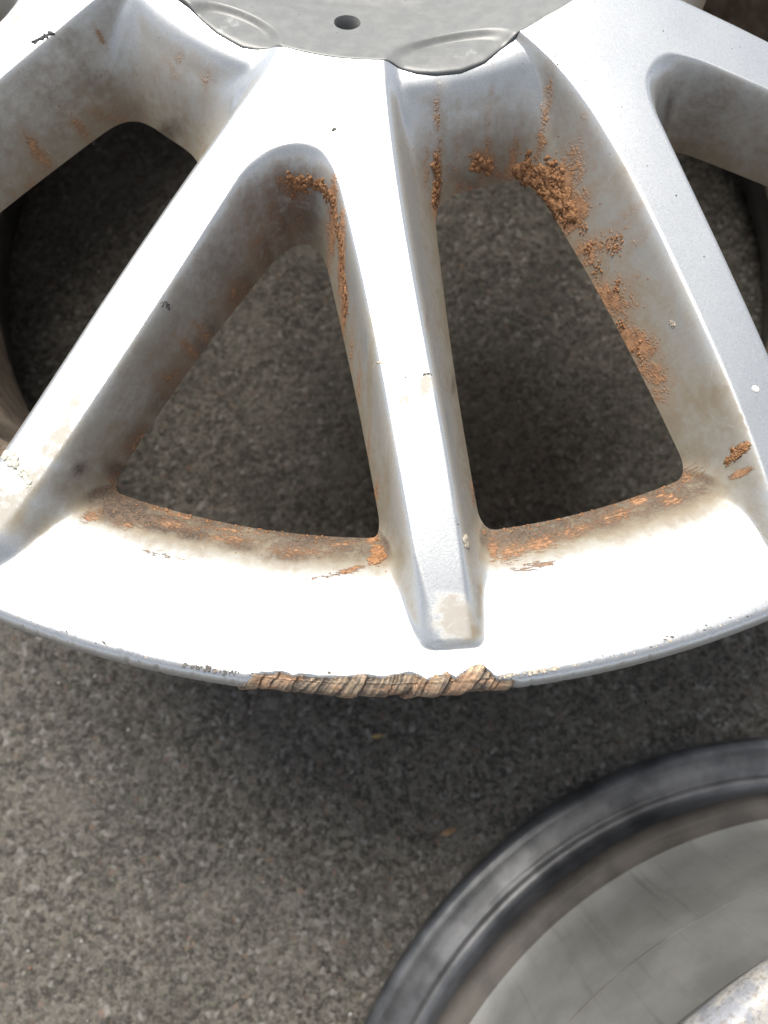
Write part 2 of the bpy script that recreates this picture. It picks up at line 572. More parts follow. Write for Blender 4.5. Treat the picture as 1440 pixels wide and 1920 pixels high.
# ---------------------------------------------------------------- where dirt lies on the wheel: x, y, radii (mm), direction, amount
MUD_BLOBS = [
    (-77.6, -189.4, 3.8, 2.8, 0.57, 0.62), (-75.0, -179.1, 4.2, 1.7, 1.44, 0.55), (-69.2, -192.3, 5.7, 2.8, -0.39, 0.50), (-58.6, -192.2, 9.1, 2.6, -0.27, 0.56),
    (-45.5, -196.2, 10.3, 2.3, -0.17, 0.58), (-28.8, -200.3, 11.5, 2.3, -0.04, 0.58), (-18.7, -198.2, 10.4, 1.0, 0.04, 0.54), (-44.7, -193.7, 11.8, 1.0, -0.17, 0.60),
    (-59.5, -188.7, 7.9, 0.9, -0.34, 0.62), (-9.8, -201.8, 3.1, 2.0, 1.44, 1.00), (-10.9, -196.8, 2.6, 1.8, 1.27, 0.85), (-16.1, -205.6, 5.6, 1.0, 0.25, 0.80),
    (-22.3, -207.0, 5.6, 0.9, 0.18, 0.55), (-60.6, -200.4, 8.7, 1.7, -0.20, 0.46), (17.7, -201.8, 5.1, 2.0, 1.44, 0.70), (21.9, -202.8, 5.7, 3.3, 0.31, 0.68),
    (28.5, -201.1, 7.6, 2.8, 0.31, 0.66), (38.0, -198.0, 9.0, 2.6, 0.31, 0.60), (26.1, -206.9, 7.4, 1.5, 0.18, 0.62), (49.1, -194.2, 7.8, 2.6, 0.31, 0.58),
    (54.8, -190.6, 3.3, 1.8, 0.31, 0.72), (61.8, -190.9, 3.3, 3.3, 0.57, 0.62), (68.1, -184.0, 4.0, 3.5, 0.04, 0.55), (75.7, -187.7, 1.7, 1.2, 0.04, 1.00),
    (40.8, -102.9, 8.7, 4.3, -0.57, 0.85), (43.8, -104.0, 8.5, 4.2, 1.35, 0.55), (45.9, -112.1, 5.7, 3.7, -1.00, 0.80), (49.1, -121.8, 7.1, 3.1, -1.00, 0.62),
    (53.7, -135.3, 9.9, 2.5, -1.00, 0.70), (58.5, -147.9, 9.7, 2.5, -1.00, 0.76), (62.0, -157.2, 8.2, 1.9, -1.00, 0.64), (63.6, -162.8, 6.8, 1.9, -1.09, 0.50),
    (55.3, -134.7, 8.3, 4.1, -1.00, 0.40), (52.7, -123.9, 5.5, 3.4, 0.39, 0.48), (56.3, -128.9, 4.0, 2.9, 0.04, 0.44), (54.1, -122.0, 5.4, 2.7, 0.04, 0.45),
    (10.4, -99.7, 7.2, 2.0, 1.53, 0.70), (9.6, -105.9, 5.8, 1.5, 1.53, 0.66), (7.3, -100.3, 8.5, 1.7, 1.53, 0.50), (15.6, -100.9, 12.1, 1.6, 1.53, 0.46),
    (23.2, -98.9, 19.1, 1.5, 1.49, 0.50), (37.4, -100.4, 30.7, 2.0, 1.49, 0.55), (14.4, -186.6, 6.6, 1.1, 1.49, 0.60), (10.1, -90.9, 6.1, 1.6, 1.53, 0.55),
    (22.8, -96.0, 5.2, 1.7, 0.04, 0.72), (31.2, -95.4, 4.4, 2.0, 1.44, 0.62), (29.3, -96.8, 8.8, 1.8, 0.04, 0.50), (18.1, -99.8, 7.4, 1.5, -0.13, 0.52),
    (-26.6, -108.6, 6.7, 2.2, 0.04, 0.62), (-17.3, -117.2, 8.0, 1.6, 1.44, 0.85), (-15.8, -127.4, 8.0, 1.6, 1.47, 0.90), (-15.9, -137.5, 5.5, 1.6, 1.47, 0.85),
    (-19.5, -118.9, 8.4, 1.1, 1.44, 0.55), (-14.3, -148.8, 8.2, 1.1, 1.44, 0.50), (-13.1, -159.6, 10.9, 1.1, 1.44, 0.52), (-11.4, -175.5, 10.9, 1.1, 1.44, 0.55),
    (-9.9, -186.4, 5.6, 1.1, 1.44, 0.60), (-33.3, -112.7, 9.6, 3.6, 1.09, 0.42), (-37.7, -117.9, 8.2, 4.1, 1.09, 0.42), (-27.1, -112.2, 8.5, 5.7, 1.44, 0.40),
    (-52.7, -141.6, 2.5, 1.9, 0.57, 0.54), (-56.1, -145.9, 2.4, 1.6, 0.57, 0.58), (-44.7, -131.2, 8.4, 2.0, 0.92, 0.46), (-59.9, -152.9, 9.6, 1.6, 0.92, 0.48),
    (-69.7, -169.1, 8.2, 1.4, 1.00, 0.50), (-97.8, -86.7, 3.2, 2.9, 0.04, 0.60), (-87.2, -78.3, 3.2, 2.7, 0.04, 0.52), (-77.0, -63.0, 1.4, 1.4, 0.04, 0.55),
    (-57.1, -72.0, 4.2, 2.8, 0.04, 0.42), (-49.3, -77.3, 3.6, 2.5, 0.04, 0.42), (-78.3, -73.7, 9.2, 3.1, 0.04, 0.42), (-101.4, -92.5, 8.9, 1.8, 0.71, 0.42),
]
DUST_BLOBS = [
    (52.5, -114.1, 17.2, 8.0, -1.00, 0.60), (58.1, -139.3, 21.7, 6.8, -1.04, 0.68), (68.6, -167.8, 23.4, 7.8, -1.00, 0.75), (73.0, -187.8, 11.5, 10.2, 0.04, 0.75),
    (-61.6, -152.2, 34.3, 5.3, 0.97, 0.70), (-75.0, -174.1, 16.9, 7.8, 1.00, 0.75), (-80.8, -184.7, 7.7, 7.7, 0.04, 0.75), (-10.7, -165.0, 34.1, 1.8, 1.44, 0.80),
    (-16.1, -130.8, 13.5, 1.9, 1.44, 0.55), (-7.9, -190.1, 16.8, 2.8, 1.47, 0.85), (-5.4, -204.1, 7.4, 3.2, 1.44, 0.85), (11.6, -170.3, 26.6, 2.1, 1.44, 0.75),
    (14.9, -197.5, 11.6, 3.1, 1.44, 0.85), (13.0, -212.6, 8.5, 1.5, 1.44, 0.75), (11.6, -92.7, 6.9, 2.8, 1.53, 0.60), (6.6, -114.9, 12.6, 1.7, 1.44, 0.55),
    (-83.5, -73.8, 17.6, 7.3, 0.65, 0.62), (-99.5, -88.5, 17.4, 7.3, 0.71, 0.75), (-62.1, -70.5, 8.5, 8.5, 0.04, 0.50), (-51.2, -80.6, 7.1, 7.1, 0.04, 0.60),
    (93.2, -94.4, 8.3, 6.9, -0.31, 0.50), (84.7, -91.7, 13.0, 5.8, -0.27, 0.50), (-96.4, -65.8, 8.2, 5.4, 0.57, 0.50),
]
FACE_BLOBS = [
    (-69.5, -141.0, 7.6, 1.8, 1.00, 0.55), (-71.9, -152.2, 7.5, 1.3, 1.09, 0.50), (-78.5, -166.0, 4.2, 3.2, 1.09, 0.95), (-82.0, -174.7, 7.4, 2.9, 1.06, 0.95),
    (-87.9, -183.8, 7.3, 3.6, 0.92, 0.85), (-92.6, -190.4, 6.0, 6.0, 0.04, 0.80), (-87.0, -192.5, 7.5, 5.0, 0.83, 0.75), (6.8, -219.4, 4.7, 4.5, 0.04, 0.95),
    (4.5, -216.4, 3.1, 2.8, 0.04, 0.75), (9.5, -221.8, 4.0, 2.3, 0.04, 0.90), (3.1, -164.4, 3.0, 2.0, 1.44, 1.00), (-0.8, -169.3, 3.2, 2.7, 0.04, 0.62),
    (2.4, -178.3, 2.9, 2.2, 0.04, 0.60), (-90.9, -209.6, 5.9, 2.6, -0.31, 0.75), (-82.4, -213.0, 7.1, 1.9, -0.31, 0.60), (-21.2, -228.5, 3.0, 1.0, 0.04, 0.70),
    (-18.8, -225.7, 7.0, 0.9, 0.04, 0.50), (-6.0, -227.4, 3.5, 0.9, 0.04, 0.52), (-62.8, -226.1, 19.7, 1.0, -0.25, 0.55), (59.8, -227.1, 17.4, 0.9, 0.34, 0.52),
    (-95.3, -59.5, 8.2, 2.7, 0.57, 0.55),
]
GRIME_BLOBS = [
    (-71.1, -187.6, 6.5, 4.7, -0.39, 1.50), (-62.3, -191.4, 7.8, 3.1, -0.31, 1.40), (-54.4, -194.6, 7.7, 2.6, -0.27, 1.10), (-42.8, -197.8, 8.9, 2.6, -0.17, 0.95),
    (-30.0, -201.1, 11.4, 2.5, -0.06, 0.90), (-18.6, -202.9, 8.8, 1.8, 0.01, 0.55), (-26.6, -110.6, 6.9, 5.0, 0.04, 0.85), (-27.9, -108.6, 5.4, 2.7, 0.04, 0.80),
    (-31.4, -113.6, 7.0, 5.1, 1.09, 0.75), (-35.9, -118.6, 8.5, 2.3, 1.00, 0.70), (-43.5, -129.9, 11.3, 2.0, 0.97, 0.72), (-52.1, -142.1, 11.2, 2.0, 0.97, 0.72),
    (-61.6, -156.0, 12.4, 1.9, 0.97, 0.75), (-69.4, -168.8, 8.2, 1.9, 1.00, 0.80), (-38.1, -115.5, 12.0, 6.7, 1.00, 0.46), (-45.5, -127.8, 16.1, 6.0, 1.00, 0.46),
    (-74.2, -177.0, 3.6, 2.5, 1.27, 0.80), (25.3, -96.7, 13.1, 2.9, 0.04, 0.50), (19.6, -99.3, 8.8, 2.1, -0.17, 0.62), (28.9, -199.5, 11.5, 2.3, 0.29, 0.62),
    (43.6, -196.1, 10.3, 2.1, 0.29, 0.66), (56.7, -191.8, 5.2, 2.3, 0.36, 0.62), (20.6, -197.1, 3.4, 1.8, 0.04, 0.72), (-79.6, -179.2, 3.3, 0.9, 0.92, 0.78),
    (-76.3, -73.1, 9.2, 2.8, 0.22, 0.62), (-64.7, -78.0, 9.0, 2.1, -0.31, 0.72), (-82.2, -69.1, 8.5, 8.5, 0.04, 0.42), (-89.1, -76.8, 12.9, 5.7, 0.65, 0.42),
    (-86.6, -78.9, 6.0, 4.5, 0.57, 0.40), (-101.6, -92.9, 14.8, 1.8, 0.71, 0.50), (71.9, -87.1, 3.7, 2.8, 1.09, 0.62), (80.7, -89.7, 8.7, 3.8, -0.31, 0.50),
    (10.4, -126.0, 17.2, 0.7, 1.47, 0.50), (4.1, -148.6, 12.6, 1.0, 1.44, 0.40), (11.2, -158.1, 8.2, 1.1, 1.35, 0.62),
]


# ---------------------------------------------------------------- wheel body: polar sheet cut where the casting has its openings
def dirt_blobs(X, Y, blobs):
    out = np.zeros(X.shape)
    for (bx, by, rx, ry, rot, s) in blobs:
        c, sn = math.cos(rot), math.sin(rot)
        m = (np.abs(X - bx) < 2.6 * max(rx, ry)) & (np.abs(Y - by) < 2.6 * max(rx, ry))
        dx, dy = X[m] - bx, Y[m] - by
        e = ((dx * c + dy * sn) / rx) ** 2 + ((-dx * sn + dy * c) / ry) ** 2
        out[m] = np.maximum(out[m], s * np.exp(-e * 0.9))
    return out


def surf(x, y):
    """casting height (mm) at wheel coordinates in mm"""
    x, y = np.atleast_1d(np.asarray(x, float)), np.atleast_1d(np.asarray(y, float))
    return wheel_height(np.hypot(x, y), np.arctan2(y, x))[0]


def surf_normal(x, y, e=0.4):
    gx = (surf(x + e, y) - surf(x - e, y)) / (2 * e)
    gy = (surf(x, y + e) - surf(x, y - e)) / (2 * e)
    n = np.stack([-gx, -gy, np.ones_like(gx)], 1)
    return n / np.linalg.norm(n, axis=1, keepdims=True)


CAP_EDGE = ((-60, 80.4), (-53.5, 80.4), (-50.4, 81.2), (-46, 82.6), (-40.35, 83.4), (-37.8, 82.6), (-35.6, 81.2), (-34.6, 80.8), (-33.0, 80.9), (-29.7, 81.0),
            (-24, 81.2), (-16, 81.2), (-14.2, 81.2), (-13.2, 81.6), (-12.1, 82.5), (-9.4, 84.0), (-6.35, 84.9), (-2, 85.3), (2.4, 84.3), (5.75, 82.2),
            (10, 80.5), (15.5, 79.6), (21.5, 79.6), (28, 80.4))


def cap_edge(th):
    ph = (np.degrees(th - TW) + 180.0) % 360.0 - 180.0
    xs, ys = np.array(CAP_EDGE).T
    e = np.interp(ph, xs, ys)
    u = (ph + 60.0) % 43.0                                     # the lobes go on round the unseen side
    lobe = 80.6 + 4.2 * np.exp(-((u - 14.0) / 7.5) ** 4)
    return np.where((ph < -60) | (ph > 28), lobe, e)


SCRAPE = (math.radians(-99.6), math.radians(-85.2))       # angles between which the lip is scraped
RIM_LIP = [(232.6, -5.35), (233.3, -5.7), (233.9, -6.3), (234.4, -7.1), (234.8, -8.2), (235.0, -9.6), (235.0, -11.0), (234.7, -12.8),
           (234.0, -14.6), (232.8, -16.2), (231.0, -17.6), (228.5, -18.8), (225.0, -20.0), (222.0, -22.0)]


RIN_T = (-101.3, -100.7, -100.2, -99.6, -98.9, -98.4, -97.9, -97.3, -96.8, -95.9, -94.5, -93.3, -92.4, -91.7, -90.9, -90.4, -90.1, -89.6, -88.9, -88.5,
         -88.0, -87.4, -86.9, -86.7, -86.4, -85.6, -85.0, -84.5)
RIN_V = (236, 234.0, 232.8, 232.0, 230.9, 230.7, 230.2, 230.9, 230.4, 230.7, 230.4, 230.0, 230.5, 229.9, 229.5, 230.4, 231.3, 230.6, 230.3, 231.2,
         230.0, 228.8, 229.3, 230.2, 232.0, 232.4, 233.2, 236)


def sheet(r_list, th, Rr, TH, Z, field, lip_rows):
    """cut a periodic polar grid where field < 0; returns vertices, faces and cut edges"""
    n, m = Z.shape
    V = np.stack([Rr * np.cos(TH), Rr * np.sin(TH), Z], 2).reshape(-1, 3)
    i, j = np.meshgrid(np.arange(n - 1), np.arange(m), indexing='ij')
    j2 = (j + 1) % m
    Q = np.stack([i * m + j, (i + 1) * m + j, (i + 1) * m + j2, i * m + j2], 2).reshape(-1, 4)
    F = field.reshape(-1)
    kq = (F[Q] >= 0)
    full = Q[kq.all(1)]
    part = Q[kq.any(1) & ~kq.all(1)]
    extra, ids, faces, cuts = [], {}, [], []

    def cross(a, b):
        key = (a, b) if a < b else (b, a)
        if key not in ids:
            a, b = key
            t = F[a] / (F[a] - F[b])
            extra.append((a, b, t))
            ids[key] = len(V) + len(extra) - 1
        return ids[key]

    for q in part.tolist():
        poly, xs = [], []
        for k in range(4):
            a, b = q[k], q[(k + 1) % 4]
            if F[a] >= 0:
                poly.append(a)
            if (F[a] >= 0) != (F[b] >= 0):
                v = cross(a, b)
                poly.append(v)
                xs.append((v, F[a] >= 0))
        for k in range(1, len(poly) - 1):
            faces.append((poly[0], poly[k], poly[k + 1], -1))
        if len(xs) == 2:
            (v1, o1), (v2, o2) = xs
            cuts.append((v1, v2) if o1 else (v2, v1))
    ex = np.array(extra) if extra else np.zeros((0, 3))
    return V, full, np.array(faces, np.int64).reshape(-1, 4), ex, np.array(cuts, np.int64).reshape(-1, 2)


def lerp_extra(A, ex):
    a, b, t = ex[:, 0].astype(int), ex[:, 1].astype(int), ex[:, 2]
    t = t.reshape((-1,) + (1,) * (A.ndim - 1))
    return np.concatenate([A, A[a] * (1 - t) + A[b] * t])


def ring_mat(name, c0, c1, rough, metal, su, sv_, amt=0.5, dark=(0.03, 0.028, 0.026), bump=0.0003):
    t = NT(name)
    p = t.obj()
    n = t.noise(t.mapv(t.uv(), (su, sv_, 1)), 1.0, 4, 0.6)
    m = t.noise(p, 45, 4, 0.6)
    q = t.noise(p, 900, 3, 0.6)
    c = t.mix(t.step(0.35, 0.65, m), c0, c1)
    c = t.mix(t.math('MULTIPLY', t.step(0.54, 0.74, n), amt), c, dark)
    c = t.mix(t.math('MULTIPLY', t.step(0.64, 0.72, q), 0.3), c, dark)
    t.set(Base_Color=c, Roughness=rough, Metallic=metal, Normal=t.bump(t.math('ADD', n, t.math('MULTIPLY', q, 0.3)), bump, 0.5))
    return t.m


M_FLANGE = ring_mat('rubber_blackened_metal', (0.075, 0.077, 0.081), (0.15, 0.153, 0.158), 0.32, 0.6, 4, 2200, 0.8, (0.025, 0.024, 0.024))
M_HUMP = ring_mat('brown_stained_shaded_metal', (0.060, 0.054, 0.049), (0.105, 0.094, 0.083), 0.55, 0.25, 30, 700, 0.5)  # brown stain, darkened with the shade low on the barrel put into the colour
M_WELL = ring_mat('dusty_grey_barrel_paint', (0.34, 0.342, 0.322), (0.43, 0.432, 0.41), 0.42, 0.5, 330, 10, 0.34, (0.12, 0.115, 0.10))

M_LINE = ring_mat('grime_in_scribed_line', (0.06, 0.055, 0.048), (0.17, 0.165, 0.15), 0.8, 0.0, 60, 200, 0.6)


def build_barrel(root):
    """rim barrel seen from outside: well, hump, bead seat and lower flange, and its plain inner wall"""
    n = 360
    lathe('barrel', [(222.0, -22.0), (218.6, -24), (215.6, -29), (214.2, -36), (214.4, -46), (215.6, -51), (214.6, -55), (210, -60), (203, -68), (199.5, -76), (198.6, -84), (198.6, -104),
                     (199.6, -118), (200.4, -131), (201.1, -146), (201.8, -160), (202.3, -170), (203.0, -178), (204.6, -183.5), (207.0, -187)], M_WELL, root, n)
    lathe('scribed_line', [(200.30, -130.2), (200.47, -130.35), (200.49, -130.65), (200.36, -130.8)], M_LINE, root, n)
    lathe('hump', [(207.0, -187), (209.6, -189.4), (212.2, -190.8), (214.2, -192.4), (215.3, -194.8), (215.6, -197.6), (214.6, -200.4), (212.6, -203.0)], M_HUMP, root, n)
    lathe('flange', [(212.6, -203.0), (211.6, -207), (212.4, -212), (213.8, -216.4), (216.0, -219.2), (218.6, -220.0), (219.6, -219.6), (220.8, -220.2), (224.0, -221.8), (226.2, -221.9),
                     (228.0, -222.6), (230.6, -222.2), (233.2, -222.8), (235.0, -224.4), (236.0, -227.0), (236.0, -230.0), (235.0, -232.6), (233.0, -234.6), (229.0, -234.9),
                     (224, -233.5), (219, -228), (210, -222), (206, -208), (201, -190)], M_FLANGE, root, n)
    lathe('barrel_lining', [(201, -190), (199, -172), (196, -148), (194.5, -118), (194.5, -84), (198, -70), (205, -56), (208, -42), (206, -31)], M_BARREL, root, n)


def build_wheel():
    root = empty('alloy_wheel', (0, 0, 0))
    tag(root, 'silver twin-spoke alloy wheel with a scraped lip, lying face up', 'wheel')
    a0, a1 = math.radians(-158), math.radians(-28)
    fine = np.arange(a0, a1, math.radians(0.125))
    coarse = np.arange(a1, a0 + 2 * math.pi - 1e-6, math.radians(0.9))
    th = np.concatenate([fine, coarse])
    r = np.concatenate([np.arange(73.0, 232.3, 0.45), [p[0] for p in RIM_LIP]])
    nl = len(RIM_LIP)
    R, TH = np.meshgrid(r, th, indexing='ij')
    Z, zs, zr, hs = wheel_height(np.minimum(R, 232.3), TH)
    for k, p in enumerate(RIM_LIP):
        Z[-nl + k, :] = p[1]
    X, Y = R * np.cos(TH), R * np.sin(TH)
    # slight unevenness of the casting, dents along the lip
    Z = Z + fbm(X * 0.05, Y * 0.05, Z * 0.05, 2, 3) * 0.10
    sc = sstep(SCRAPE[0] - .004, SCRAPE[0] + .012, TH) * sstep(SCRAPE[1] + .004, SCRAPE[1] - .012, TH)
    rin = np.interp(np.degrees(TH), RIN_T, RIN_V)
    Z = Z - 1.9 * sc * sstep(rin + 0.5, rin + 1.5, R)
    R = R - 1.3 * sc * sstep(rin + 1.5, rin + 3.0, R)
    nick = np.maximum(fbm(TH * 260, R * 0.5, 0 * R, 3, 9) - 0.42, 0) * sstep(231.2, 233.6, R)
    Z = Z - nick * 0.5
    R = R - nick * 0.4 * sstep(233, 234.5, R)
    field = Z - Z_HOLE
    field[-nl - 3:, :] = 5
    field = np.minimum(field, (R - cap_edge(TH) - 0.28) * 2.0)
    V, full, tri, ex, cuts = sheet(r, th, R, TH, Z, field, nl)
    # normals from the grid itself, so that parts cut from one casting meet without a seam
    P = V.reshape(len(r), len(th), 3)
    dr = np.empty_like(P)
    dr[1:-1] = P[2:] - P[:-2]
    dr[0] = P[1] - P[0]
    dr[-1] = P[-1] - P[-2]
    dt = np.roll(P, -1, 1) - np.roll(P, 1, 1)
    N = np.cross(dr, dt)
    N /= np.linalg.norm(N, axis=2, keepdims=True) + 1e-12
    slope = np.degrees(np.arccos(np.clip(N[:, :, 2], -1, 1)))
    # dirt painted on by place: mud (r), dust (g), grime (b)
    Xr, Yr = R * np.cos(TH), R * np.sin(TH)
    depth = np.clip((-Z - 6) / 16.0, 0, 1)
    mud = dirt_blobs(Xr, Yr, MUD_BLOBS)
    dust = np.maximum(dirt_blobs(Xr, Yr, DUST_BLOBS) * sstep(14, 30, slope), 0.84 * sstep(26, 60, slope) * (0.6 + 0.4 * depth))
    dust = np.maximum(dust, dirt_blobs(Xr, Yr, FACE_BLOBS))
    channel = sstep(214.5, 201, R) * sstep(150, 190, R) * sstep(-6, 1, zr - zs)
    dust = np.maximum(dust, 1.0 * channel)
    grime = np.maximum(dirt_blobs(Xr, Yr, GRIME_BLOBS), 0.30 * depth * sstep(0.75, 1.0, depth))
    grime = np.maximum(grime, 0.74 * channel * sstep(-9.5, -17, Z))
    D = np.stack([mud, dust, grime, sstep(14, 30, slope)], 2).reshape(-1, 4)
    UV = np.stack([TH * 0.15, R * 0.001], 2).reshape(-1, 2)
    Va, Na, Da, UVa = lerp_extra(V, ex), lerp_extra(N.reshape(-1, 3), ex), lerp_extra(D, ex), lerp_extra(UV, ex)
    # which part a face belongs to
    Rf, THf, zsf, zrf = R.reshape(-1), TH.reshape(-1), zs.reshape(-1), zr.reshape(-1)
    is_spoke = (zsf > zrf - 0.3) & (Rf < 226) & (Rf > 106)
    is_rim = ~is_spoke & (Rf > 150)
    hsf = hs.reshape(-1) % 14
    pid = np.where(is_rim, 100, np.where(is_spoke, hsf, 200))
    pa = np.concatenate([pid, pid[ex[:, 0].astype(int)] if len(ex) else []])
    allf = np.concatenate([full, tri])
    fp = pa[allf[:, 0]]
    # skirts under the cut edges
    cp = pa[cuts[:, 0]]
    steps = [(0.0, 0.0), (-0.25, -0.3), (-1.6, -1.2), (-4.5, -3.0), (-10.0, -6.0)]
    first = None
    order = [(100, 'rim'), (200, 'hub')] + [(k, 'spoke') for k in range(14)]
    objs = {}
    for key, name in order:
        fs = allf[fp == key]
        cs = cuts[cp == key]
        used, inv = np.unique(fs[fs >= 0], return_inverse=True)
        loc = np.full(fs.shape, -1, np.int64)
        loc[fs >= 0] = inv
        vv, nn, dd, uu = Va[used], Na[used], Da[used], UVa[used]
        if len(cs):
            cu, ci = np.unique(cs, return_inverse=True)
            ci = ci.reshape(-1, 2)
            base = Va[cu]
            out = Na[cu].copy()
            out[:, 2] = 0
            at_cap = base[:, 2] > Z_HOLE + 6
            out[at_cap] = -base[at_cap] * [1, 1, 0]
            out /= np.linalg.norm(out, axis=1, keepdims=True) + 1e-9
            o0 = len(vv)
            for (h, dz) in steps:
                vv = np.concatenate([vv, base + out * np.where(at_cap, 0.0, h)[:, None] + [0, 0, dz]])
                nn = np.concatenate([nn, out if dz < -0.1 else (out + Na[cu]) * 0.5])
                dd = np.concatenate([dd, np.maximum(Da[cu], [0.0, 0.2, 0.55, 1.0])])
                uu = np.concatenate([uu, UVa[cu]])
            for s in range(len(steps) - 1):
                b0, b1 = o0 + s * len(cu), o0 + (s + 1) * len(cu)
                loc = np.concatenate([loc, np.stack([b0 + ci[:, 0], b0 + ci[:, 1], b1 + ci[:, 1], b1 + ci[:, 0]], 1)])
        o = mesh_obj(name, vv * 0.001, loc, M_SILVER, root, nn, dd, 'dirt', uu)
        objs[key] = o
    # barrel behind the face, down to the ground
    build_barrel(root)
    root.location = (0, 0, GZ)
    return root, objs


WHEEL, WPARTS = build_wheel()



# ---------------------------------------------------------------- centre cap with scooped lobes and a screw hole
def build_cap():
    HX, HY, HR = -11.9, -64.4, 3.4
    a0, a1 = math.radians(-158), math.radians(-28)
    th = np.concatenate([np.arange(a0, a1, math.radians(0.2)), np.arange(a1, a0 + 2 * math.pi - 1e-6, math.radians(2.0))])
    t = np.concatenate([np.linspace(0.02, 0.55, 10), np.linspace(0.56, 0.985, 150), [0.990, 0.994, 0.997, 0.999, 1.0, 1.0, 1.0]])
    T, TH = np.meshgrid(t, th, indexing='ij')
    E = cap_edge(TH)
    R = T * E
    Z = curve((0, 40, 56, 62, 66, 69, 73, 78, 82, 90), (-4.2, -4.2, -3.4, -1.6, 0.0, 1.05, 2.4, 4.05, 5.1, 5.5), R)
    X, Y = R * np.cos(TH), R * np.sin(TH)
    ph = (np.degrees(TH - TW) + 180.0) % 360.0 - 180.0
    for c, w in ((-2.6, 13.0), (-43.5, 10.5)):
        a = math.radians(c) + TW
        u = np.radians(ph - c) * R
        v = R - 79.0
        e = (u / (w * 1.28)) ** 2 + ((v - 3.0) / 9.0) ** 2
        Z = Z - 1.7 * sstep(1.10, 0.55, e) - 0.12 * np.clip(1 - e, 0, 1) * (u / w)
    roll = np.array([0.04, 0.10, 0.2, 0.38, 0.65, 1.6, 3.5])
    for k in range(7):
        Z[-7 + k, :] -= roll[k] * 0.8
    Z = Z + fbm(X * 0.08, Y * 0.08, 0 * X, 2, 4) * 0.05
    field = np.hypot(X - HX, Y - HY) - HR
    V, full, tri, ex, cuts = sheet(t, th, R, TH, Z, field, 0)
    Va = lerp_extra(V, ex)
    Da = np.zeros((len(Va), 3))
    Da[:, 1] = dirt_blobs(Va[:, 0], Va[:, 1], [(19, -78.5, 7, 3.5, 0.35, 0.40), (-43, -66, 6, 4, 0.9, 0.5)])
    o = mesh_obj('centre_cap', Va * 0.001, np.concatenate([full, tri]), M_CAP, WHEEL, colors=Da)
    z0 = float(curve((0, 40, 56, 62, 66, 69, 73, 78, 82, 90), (-4.2, -4.2, -3.4, -1.6, 0.0, 1.05, 2.4, 4.05, 5.1, 5.5), np.array([math.hypot(HX, HY)]))[0])
    h = lathe('screw_hole', [(HR + .02, 0.15), (HR - 0.1, -0.3), (HR - 0.35, -0.9), (HR - 0.45, -4.0), (HR - 0.5, -9.0), (2.0, -9.4), (1.9, -18), (0.01, -18.2)], M_CAP, o, 48)
    tilt = Matrix.Rotation(math.radians(18), 4, Vector((HY, -HX, 0)).normalized())
    h.data.transform(Matrix.Translation((HX * .001, HY * .001, z0 * .001)) @ tilt)
    return o


CAP = build_cap()


